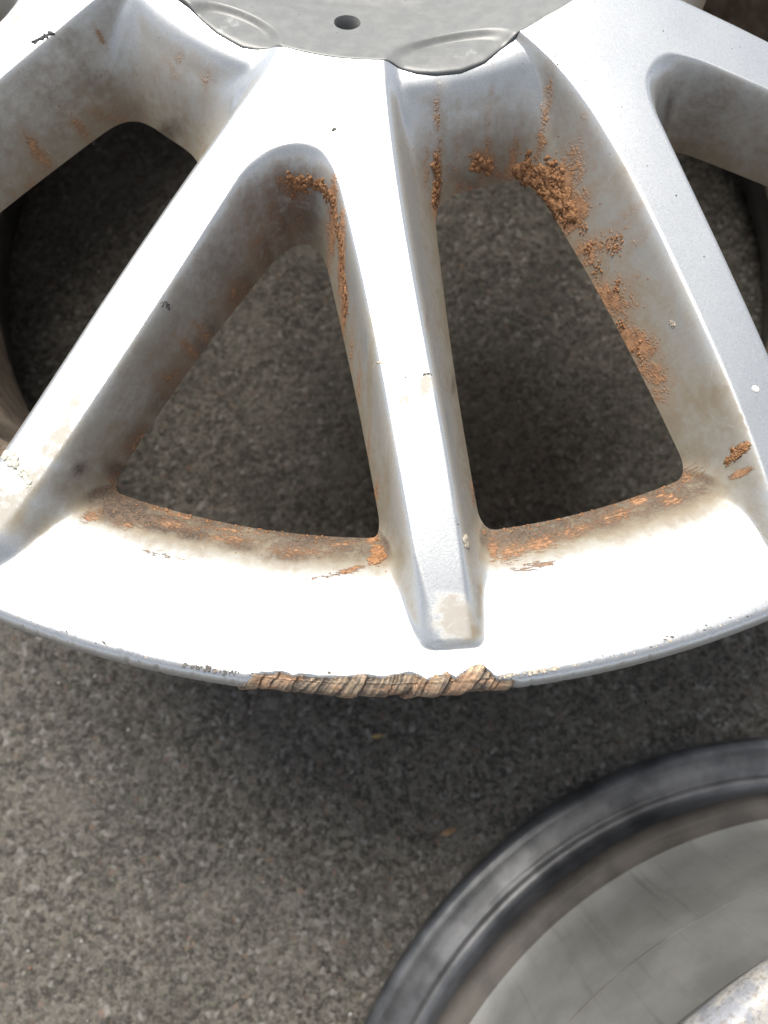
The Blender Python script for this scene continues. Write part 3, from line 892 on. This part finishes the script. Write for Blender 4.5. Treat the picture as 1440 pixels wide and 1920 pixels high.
# ---------------------------------------------------------------- scraped stretch of the lip
def build_scrape():
    th = np.radians(np.arange(-101.2, -84.4, 0.028))
    prof = [(r, float(curve((215, 220, 226, 230, 232.5), (-9.6, -8.3, -6.7, -5.6, -5.25), np.array([r]))[0])) for r in np.arange(228.0, 232.6, 0.22)] + RIM_LIP[1:10]
    prof = np.array(prof)
    sl = np.r_[0, np.cumsum(np.hypot(*np.diff(prof, axis=0).T))]
    s = np.linspace(0, sl[-1], 64)
    pr, pz = np.interp(s, sl, prof[:, 0]), np.interp(s, sl, prof[:, 1])
    nr, nz = -np.gradient(pz, s), np.gradient(pr, s)
    S, TH = np.meshgrid(s, th, indexing='ij')
    PR = np.broadcast_to(pr[:, None], S.shape)
    PZ = np.broadcast_to(pz[:, None], S.shape)
    td = np.degrees(TH)
    L = TH * 233.0                                    # length along the lip, mm
    rin = np.interp(td, RIN_T, RIN_V) + fbm(L * 0.9, 0 * L, 0 * L, 3, 11) * 0.5
    rng = random.Random(5)
    edges = np.radians([-101.2, -100.6, -100.2, -99.6, -99.35, -98.75, -98.0, -97.0, -95.9, -95.5, -94.2, -93.25, -91.8, -90.35, -90.0, -88.75, -88.5, -87.0, -86.6,
                        -86.2, -85.8, -85.2, -84.4]) * 233.0
    lean = np.array([rng.choice([0.3, 0.5, 0.75, 0.45]) for _ in edges])
    d, crack, tone, ridge, uu, blk = (np.zeros(S.shape) for _ in range(6))
    wob = fbm(L * 0.7, S * 0.7, 0 * S, 3, 21) * 0.22
    for k in range(len(edges) - 1):
        lo = edges[k] - lean[k] * (S - 3.0) + wob
        hi = edges[k + 1] - lean[k + 1] * (S - 3.0) + wob
        m = (L >= lo) & (L < hi)
        wdt = np.maximum(hi - lo, 0.2)
        u = (L - lo) / wdt
        q = L + (lean[k] * (1 - u) + lean[k + 1] * u) * (S - 3.0)
        rd = fbm(q * 2.6, S * 0.16 + k, 0 * S, 3, 31)
        off = rng.uniform(-0.50, 0.30)
        f_ = off + rng.choice([-1, 1, 1]) * rng.uniform(0.3, 0.8) * (u - 0.5) + 0.06 * rd
        d, ridge, uu = np.where(m, f_, d), np.where(m, rd, ridge), np.where(m, u, uu)
        crack = np.where(m, np.minimum(u, 1 - u) * wdt, crack)
        tone = np.where(m, rng.random(), tone)
    rough = fbm(L * 1.5, S * 1.5, 0 * S, 4, 41)
    depthc = np.clip(fbm(L * 0.6, S * 0.6, 0 * S, 2, 61) + 0.6, 0.1, 1)
    rin = rin + 0.9 * np.abs(2 * uu - 1) ** 2.5
    chamf = np.exp(-((S - 5.2) / 2.0) ** 2)                    # the corner of the lip is worn away
    d = d - 0.75 * chamf + 0.10 * rough - 0.45 * depthc * np.exp(-(crack / 0.12) ** 2)
    edge = sstep(0.0, 0.55, PR + 0 * td - rin)
    d = np.where(PR < rin, -2.2, 0.12 + (d - 0.12) * edge)
    ends = sstep(-101.2, -100.2, td) * sstep(-84.4, -85.3, td)
    d = np.where(PR < rin, d, d * ends - 0.25 * (1 - ends))
    low = sstep(s[-1], s[-1] - 1.2, S)
    d = d * low - 0.9 * (1 - low)
    Rr, Zz = PR + nr[:, None] * d, PZ + nz[:, None] * d
    V = np.stack([Rr * np.cos(TH), Rr * np.sin(TH), Zz], 2).reshape(-1, 3) * 0.001
    n, m = S.shape
    i, j = np.meshgrid(np.arange(n - 1), np.arange(m - 1), indexing='ij')
    f = np.stack([i * m + j, (i + 1) * m + j, (i + 1) * m + j + 1, i * m + j + 1], 2).reshape(-1, 4)
    a, b, c_, dk = (np.array(v) for v in ((0.42, 0.315, 0.21), (0.15, 0.122, 0.096), (0.42, 0.255, 0.155), (0.035, 0.029, 0.024)))
    mixv = np.clip(0.42 + 1.3 * ridge + 0.8 * (tone - 0.5), 0, 1)[..., None]
    colr = b * (1 - mixv) + a * mixv
    org = np.clip((fbm(L * 0.35, S * 0.5, 0 * S, 3, 51) + 0.1 + (tone - 0.6)) * 1.6, 0, 1)[..., None]
    colr = colr * (1 - org * 0.7) + c_ * org * 0.7
    ck = np.clip(0.8 * depthc * np.exp(-(crack / 0.14) ** 2) + np.clip(-rough - 0.45, 0, 1) * 1.0, 0, 1)[..., None]
    colr = colr * (1 - 0.85 * ck) + dk * 0.85 * ck
    lipshade = np.exp(-((PR - rin) / 0.16) ** 2)[..., None] * 0.75  # thin shadow along the torn upper border, painted into the tint
    colr = colr * (1 - lipshade) + dk * lipshade
    o = mesh_obj('kerb_scrape', V, f, M_SCRAPE, WHEEL, colors=colr.reshape(-1, 3), cname='tint')
    o['label'] = 'torn bronze-coloured scrape along the lip'
    return o


build_scrape()


# ---------------------------------------------------------------- clods, crumbs, chips and splashes stuck to the wheel
def ico(sub):
    import bmesh
    bm = bmesh.new()
    bmesh.ops.create_icosphere(bm, subdivisions=sub, radius=1.0)
    v = np.array([x.co[:] for x in bm.verts])
    f = np.array([[x.index for x in p.verts] for p in bm.faces])
    bm.free()
    return v, f


ICO = {k: ico(k) for k in (1, 2, 3)}


def lumps(items, seed=1, rough=0.35, freq=1.6, sub=2):
    """items: (x, y, radius, squash, lift, stretch, angle) in wheel mm -> lumpy pieces pressed on the casting, one mesh"""
    v0, f0 = ICO[sub]
    it = np.array(items, float)
    N = surf_normal(it[:, 0], it[:, 1])
    z = surf(it[:, 0], it[:, 1])
    VV, FF = [], []
    for k, (x, y, r, sq, lift, st, ang) in enumerate(it):
        q = v0 * (1 + rough * fbm(v0[:, 0] * freq + k * 3.7 + seed, v0[:, 1] * freq + k * 1.3, v0[:, 2] * freq, 3, seed)[:, None])
        q = q * [st, 1.0, sq]
        c, s = math.cos(ang), math.sin(ang)
        q = np.stack([q[:, 0] * c - q[:, 1] * s, q[:, 0] * s + q[:, 1] * c, q[:, 2]], 1) * r
        n = N[k]
        e1 = np.cross([0.0, 1.0, 0.0], n)
        e1 /= np.linalg.norm(e1)
        e2 = np.cross(n, e1)
        p = q[:, :1] * e1 + q[:, 1:2] * e2 + q[:, 2:] * n + np.array([x, y, z[k]]) + n * (lift * r)
        VV.append(p)
        FF.append(f0 + k * len(v0))
    return np.concatenate(VV) * 0.001, np.concatenate(FF)


def along(path, n, spread, r0, r1, rng, sq=0.7, lift=0.15, st=1.0):
    path = np.array(path, float)
    if len(path) == 1:
        path = np.concatenate([path, path + 0.01])
    sl = np.r_[0, np.cumsum(np.hypot(*np.diff(path, axis=0).T))]
    out = []
    for _ in range(n):
        t = rng.random() * sl[-1]
        x = np.interp(t, sl, path[:, 0]) + rng.gauss(0, spread)
        y = np.interp(t, sl, path[:, 1]) + rng.gauss(0, spread)
        if surf(x, y)[0] < Z_HOLE + 0.6:
            continue
        out.append((x, y, r0 + (r1 - r0) * rng.random() ** 2, sq, lift, 1 + st * rng.random() * 0.4, rng.random() * 6.28))
    return out


def clump(name, label, path, n, spread, r0, r1, mat, seed, sub=2, sq=0.7, lift=0.15, rough=0.4, freq=1.6, kind=None):
    rng = random.Random(seed)
    it = along(path, n, spread, r0, r1, rng, sq, lift)
    v, f = lumps(it, seed, rough, freq, sub)
    o = mesh_obj(name, v, f, mat, WHEEL)
    if label:
        o['label'] = label
    if kind:
        o['kind'] = kind
    return o


def cake(name, label, path, big, small, seed):
    rng = random.Random(seed)
    v1, f1 = lumps(along(path, big[0], big[1], big[2], big[3], rng, 0.30, 0.0, 3.0), seed, 0.75, 4.6, 3)
    v2, f2 = lumps(along(path, small[0], small[1], small[2], small[3], rng, 0.55, 0.8), seed + 1, 0.5, 2.0, 1)
    o = mesh_obj(name, np.concatenate([v1, v2]), np.concatenate([f1, f2 + len(v1)]), M_MUD, WHEEL)
    o['label'] = label
    return o


cake('mud_clump', 'long crumbly mud ridge down the inner side of the middle spoke', [(-23.8, -108.6), (-20.5, -109.9), (-17.6, -114.3), (-16.7, -118.4), (-16.0, -123.4),
      (-15.7, -127.7), (-15.6, -131.9), (-15.4, -136.0), (-15.1, -139.6)], (120, 0.25, 0.40, 0.75), (260, 0.42, 0.07, 0.24), 3)
clump('mud_clump', 'small mud lumps at the root of the narrow opening', [(-28.5, -107.8), (-26.4, -108.3), (-24.2, -108.5), (-22.6, -109.2)], 60, 0.5, 0.2, 0.7, M_MUD, 4)
cake('mud_clump', 'largest crumbly mud clump at the top of the wide opening', [(33.8, -96.2), (36.0, -96.8), (38.5, -99.2), (40.5, -102.3), (42.5, -106.0), (44.0, -109.6), (45.6, -112.2)],
     (150, 0.8, 0.5, 1.25), (260, 1.25, 0.07, 0.26), 5)
clump('mud_clump', None, [(40.2, -97.8), (41.0, -100.3), (42.8, -103.4)], 70, 0.5, 0.2, 0.7, M_MUD, 6)
clump('mud_clump', 'mud smear running down the corner left of the wide opening', [(9.3, -98.3), (10.1, -98.9), (10.6, -99.8), (10.4, -100.9), (10.0, -101.9), (9.3, -105.5)], 200, 0.42, 0.12, 0.6, M_MUD, 7, rough=0.7, freq=2.2)
clump('mud_clump', 'small dark mud pat in the middle above the wide opening', [(19.7, -96.7), (22.3, -96.3), (25.2, -96.2)], 55, 0.4, 0.25, 0.8, M_MUD, 8)
clump('mud_clump', None, [(9.5, -97.1), (10.0, -97.2)], 14, 0.2, 0.2, 0.5, M_MUD, 9)
cake('mud_clump', 'lone mud clump beside the right spoke', [(74.3, -184.4), (75.0, -183.2), (75.6, -182.2)], (22, 0.35, 0.4, 0.8), (110, 0.45, 0.08, 0.28), 10)
clump('mud_clump', 'mud packed in the corner where the middle spoke meets the rim', [(-10.0, -200.5), (-9.6, -202.6), (-11.2, -203.2)], 90, 0.75, 0.2, 0.6, M_MUD, 11, sq=0.45)
for k, pth in enumerate(([(52.2, -122.9), (53.5, -124.0), (55.5, -125.8)], [(53.3, -125.9), (54.4, -126.5)], [(48.9, -120.8), (49.5, -122.3)],
                         [(50.2, -125.0), (51.9, -129.0), (51.1, -127.3)], [(54.4, -133.9), (55.0, -133.4), (55.0, -135.4)],
                         [(55.9, -141.4), (56.9, -143.9)], [(59.0, -149.4), (61.2, -155.0)], [(47.2, -114.5), (48.2, -118.0)])):
    clump('mud_clump', None, pth, 40, 0.40, 0.08, 0.36, M_MUD, 20 + k, rough=0.6, freq=2.2)


def crumbs():
    rng = random.Random(77)
    it = []
    wts = [b[5] ** 2 * b[2] * b[3] for b in MUD_BLOBS]
    pick = rng.choices(range(len(MUD_BLOBS)), weights=wts, k=1700)
    for k in pick:
        bx, by, rx, ry, rot, s = MUD_BLOBS[k]
        u, v = rng.gauss(0, 0.62) * rx, rng.gauss(0, 0.62) * ry
        x, y = bx + u * math.cos(rot) - v * math.sin(rot), by + u * math.sin(rot) + v * math.cos(rot)
        it.append((x, y, 0.06 + 0.20 * rng.random() ** 3, 0.45, 0.05, 1 + rng.random(), rng.random() * 6.28))
    for _ in range(420):          # caked grains along the lower edges of the two openings
        a = TW + math.radians(rng.choice([rng.uniform(-35.5, -15.5), rng.uniform(-8.5, 7.0)]))
        r = 196.9 + abs(rng.gauss(0, 0.8))
        it.append((r * math.cos(a), r * math.sin(a), 0.07 + 0.26 * rng.random() ** 2.5, 0.8, 0.3, 1 + rng.random(), rng.random() * 6.28))
    z = surf([i[0] for i in it], [i[1] for i in it])
    it = [i for i, q in zip(it, z) if Z_HOLE + 0.1 < q < -5.0]
    v, f = lumps(it, 8, 0.35, 1.5, 1)
    o = mesh_obj('mud_crumbs', v, f, M_MUD, WHEEL)
    o['kind'] = 'stuff'
    o['label'] = 'orange mud crumbs round the edges of the openings'


crumbs()

M_PLASTER = plain('cream_splash', (0.62, 0.60, 0.50), 0.85, 0, 0.25, 900, 0.0003)
M_BEIGE = plain('dried_beige_drop', (0.42, 0.37, 0.29), 0.6, 0, 0.2, 900, 0.0002)
M_TAR = plain('black_tar', (0.02, 0.02, 0.022), 0.6, 0, 0.4, 900, 0.0003)
M_GREY = plain('grey_grit', (0.12, 0.11, 0.10), 0.8, 0, 0.5, 900, 0.0002)
M_WHITE = plain('white_fleck', (0.72, 0.71, 0.66), 0.6, 0, 0.15, 900, 0.0002)

clump('cream_splash', 'cracked cream splash on the left spoke', [(-94.9, -176.6), (-92.8, -178.0), (-91.3, -179.6)], 60, 0.42, 0.3, 0.85, M_PLASTER, 31, sq=0.32, rough=0.5, freq=2.2)
clump('cream_splash', None, [(-90.8, -180.6), (-89.6, -182.6), (-88.5, -185.0)], 50, 0.28, 0.25, 0.65, M_PLASTER, 32, sq=0.32, rough=0.5, freq=2.2)
clump('beige_drop', 'dried beige drop on the edge of the middle spoke', [(10.0, -200.5), (10.3, -202.6)], 9, 0.16, 0.7, 1.1, M_BEIGE, 33, sub=3, sq=0.35, rough=0.2, freq=1.2)
clump('tar_mark', 'black tar crust on the upper left spoke', [(-91.8, -69.6), (-90.2, -68.7), (-88.3, -67.6), (-86.6, -66.8)], 90, 0.22, 0.12, 0.42, M_TAR, 34, sq=0.5)
clump('paint_chip', 'flaked rim of a chip on the left edge of the middle spoke', [(-9.2, -159.7), (-8.2, -159.2), (-7.2, -159.3), (-6.5, -160.2)], 26, 0.08, 0.12, 0.3, M_BEIGE, 35, sq=0.4)
clump('paint_chip', 'dark flecked chip on the middle spoke', [(2.6, -162.9), (3.6, -162.5), (4.6, -163.1)], 22, 0.16, 0.08, 0.24, M_GREY, 36, sq=0.4)
clump('paint_chip', 'dark chip on the left spoke', [(-58.6, -142.2), (-57.5, -141.4), (-57.2, -142.4)], 26, 0.16, 0.12, 0.34, M_GREY, 37, sq=0.4)
clump('water_drop', 'tiny pale drop on the right spoke', [(79.3, -169.2)], 1, 0.0, 0.75, 0.76, M_WHITE, 38, sub=3, sq=0.5, rough=0.05)
clump('white_fleck', 'pale fleck on the rim', [(-36.4, -209.6), (-35.2, -210.0)], 12, 0.25, 0.2, 0.5, M_WHITE, 39, sq=0.35)
clump('dry_flake', 'thin brown flake stuck beside the right spoke', [(64.0, -148.8), (64.4, -150.4)], 8, 0.12, 0.2, 0.42, M_BEIGE, 40, sq=0.6)

LIP = lambda a, r: (r * math.cos(math.radians(a)), r * math.sin(math.radians(a)))
clump('paint_chip', 'small chips fading out left of the lip scrape', [LIP(a, 232.2) for a in (-103.2, -102.0, -101.0, -100.2)], 60, 0.25, 0.10, 0.42, M_GREY, 51, sq=0.3, lift=0.0)
clump('paint_chip', 'small chips fading out right of the lip scrape', [LIP(a, 232.2) for a in (-86.2, -85.4, -84.4, -83.0)], 60, 0.25, 0.10, 0.40, M_BEIGE, 52, sq=0.3, lift=0.0)


def grit():
    rng = random.Random(12)
    pts = [(-21.9, -90.9), (-16.1, -99.6), (-14.0, -98.0), (-5.5, -104.7), (-12.5, -111.9), (-9.2, -116.7), (-10.2, -116.4), (-7.3, -127.6), (-3.2, -122.7), (-3.9, -122.4),
           (-5.7, -153.6), (-1.7, -163.3), (-24.8, -86), (12, -109), (66, -120), (71, -136), (-46, -137), (-52, -141), (40, -84), (55, -96)]
    it = [(x, y, (0.16 if k != 1 else 0.5) + 0.06 * rng.random(), 0.6, 0.2, 1.3, rng.random() * 6) for k, (x, y) in enumerate(pts)]
    for _ in range(80):          # nicks along the outer lip
        a = math.radians(rng.uniform(-118, -66))
        if math.radians(-100.8) < a < math.radians(-84.8) and rng.random() < 0.8:
            continue
        r = rng.choice([232.3, 231.6, 230.8]) + rng.gauss(0, 0.4)
        if r < 232.4:
            it.append((r * math.cos(a), r * math.sin(a), 0.08 + 0.22 * rng.random() ** 3, 0.35, 0.05, 1 + 2 * rng.random(), a + 1.2))
    for _ in range(130):          # fine specks over the spokes
        x, y = rng.uniform(-100, 95), rng.uniform(-222, -60)
        if surf(x, y)[0] > -9:
            it.append((x, y, 0.05 + 0.10 * rng.random() ** 2, 0.5, 0.1, 1.4, rng.random() * 6))
    v, f = lumps(it, 9, 0.3, 1.4, 2)
    o = mesh_obj('grit_specks', v, f, M_GREY, WHEEL)
    o['kind'] = 'stuff'
    o['label'] = 'dark grit specks over the spokes and lip'


grit()


def lip_flecks():
    rng = random.Random(21)
    it = []
    for _ in range(60):
        a = math.radians(rng.choice([rng.uniform(-84.5, -66), rng.uniform(-84.5, -70), rng.uniform(-118, -101)]))
        r = 232.4 - abs(rng.gauss(0, 0.35))
        it.append((r * math.cos(a), r * math.sin(a), 0.08 + 0.24 * rng.random() ** 3, 0.3, 0.0, 1 + 1.5 * rng.random(), a + rng.gauss(0, 0.5)))
    v, f = lumps(it, 15, 0.35, 1.6, 2)
    o = mesh_obj('lip_flecks', v, f, M_BEIGE, WHEEL)
    o['kind'] = 'stuff'
    o['label'] = 'pale tan chips along the lip'


lip_flecks()


# ---------------------------------------------------------------- second wheel of the same kind beside it
def corroded_paint():
    t = NT('corroded_silver_paint')
    p = t.obj()
    n1 = t.noise(p, 160, 5, 0.65)
    n2 = t.noise(p, 900, 4, 0.65)
    c = t.mix(t.step(0.42, 0.58, n1), (0.30, 0.31, 0.335), (0.48, 0.46, 0.42))
    c = t.mix(t.math('MULTIPLY', t.step(0.5, 0.66, n2), 0.6), c, (0.20, 0.17, 0.135))
    t.set(Base_Color=c, Metallic=0.15, Roughness=0.6, Normal=t.bump(t.math('ADD', n1, t.math('MULTIPLY', n2, 0.5)), 0.0006, 0.7))
    return t.m


def build_second():
    worn = corroded_paint()
    root = WHEEL.copy()
    COL.objects.link(root)
    root.location = (0.177, -0.499, GZ)
    root.rotation_euler = (0, 0, math.radians(-118))
    root['label'] = 'second alloy wheel at lower right, its bare grey barrel and blackened lower flange in view'
    for ch in list(WHEEL.children):
        if ch.name.split('.')[0] in ('rim', 'hub', 'spoke', 'barrel', 'scribed_line', 'hump', 'flange', 'barrel_lining', 'centre_cap'):
            c = ch.copy()
            COL.objects.link(c)
            c.parent = root
            if c.name.split('.')[0] in ('rim', 'spoke', 'hub'):
                c.material_slots[0].link = 'OBJECT'
                c.material_slots[0].material = worn
            for g in ch.children:
                d = g.copy()
                COL.objects.link(d)
                d.parent = c
    return root


build_second()
WHEEL['group'] = 'alloy wheels lying on the concrete'
for _o in list(bpy.data.objects):
    if _o.get('category') == 'wheel':
        _o['group'] = 'alloy wheels lying on the concrete'


# ---------------------------------------------------------------- litter on the ground
M_LEAF = plain('dry_leaf', (0.30, 0.23, 0.10), 0.8, 0, 0.4, 700, 0.0002)
M_LEAF2 = plain('brown_leaf', (0.24, 0.15, 0.08), 0.8, 0, 0.4, 700, 0.0002)


def leaf(label, x, y, length, width, ang, mat, lift=0.0012):
    n, m = 10, 5
    vs_, fs = [], []
    for side in (0, 1):
        for i in range(n):
            t = i / (n - 1)
            w = width * 0.5 * math.sin(math.pi * min(max(t, 0.04), 0.97)) ** 0.7
            for j in range(m):
                s = j / (m - 1) * 2 - 1
                vs_.append((t * length - length / 2, s * w, lift + abs(s) * w * 0.5 + 0.12 * length * math.sin(t * 3.0) - side * 0.0002))
    for side in (0, 1):
        o = side * n * m
        for i in range(n - 1):
            for j in range(m - 1):
                q = [o + i * m + j, o + (i + 1) * m + j, o + (i + 1) * m + j + 1, o + i * m + j + 1]
                fs.append(q if side == 0 else q[::-1])
    o = mesh_obj('leaf_scrap', vs_, fs, mat)
    o.location = (x, y, 0)
    o.rotation_euler = (0, 0, ang)
    return tag(o, label, 'leaf')


leaf('tiny yellow-green leaf scrap on the concrete below the scraped lip', -0.0150, -0.2546, 0.0065, 0.0022, 0.1, M_LEAF)
leaf('small tan leaf scrap on the concrete beside the second wheel rim', 0.0175, -0.3005, 0.0080, 0.0030, 0.35, M_LEAF2)


def pebbles():
    rng = random.Random(3)
    v0, f0 = ICO[1]
    VV, FF, CC = [], [], []
    for k in range(450):
        x, y = rng.uniform(-0.30, 0.28), rng.uniform(-0.46, 0.22)
        r = 0.0003 + 0.0007 * rng.random() ** 2.5
        q = v0 * (1 + 0.3 * fbm(v0[:, 0] * 1.4 + k * 2.3, v0[:, 1] * 1.4, v0[:, 2] * 1.4, 2, 2)[:, None]) * r * [1.2, 0.9, 0.6] + [x, y, r * 0.2]
        VV.append(q)
        FF.append(f0 + k * len(v0))
        t = rng.random()
        col = (0.34, 0.33, 0.31) if t < 0.6 else (0.20, 0.12, 0.08) if t < 0.8 else (0.09, 0.085, 0.08)
        CC.append(np.tile(np.array(col) * rng.uniform(0.6, 1.2), (len(v0), 1)))
    o = mesh_obj('loose_grit', np.concatenate(VV), np.concatenate(FF), M_CHIP, colors=np.concatenate(CC), cname='tint')
    tag(o, 'loose sand grains scattered over the concrete', kind='stuff')


pebbles()
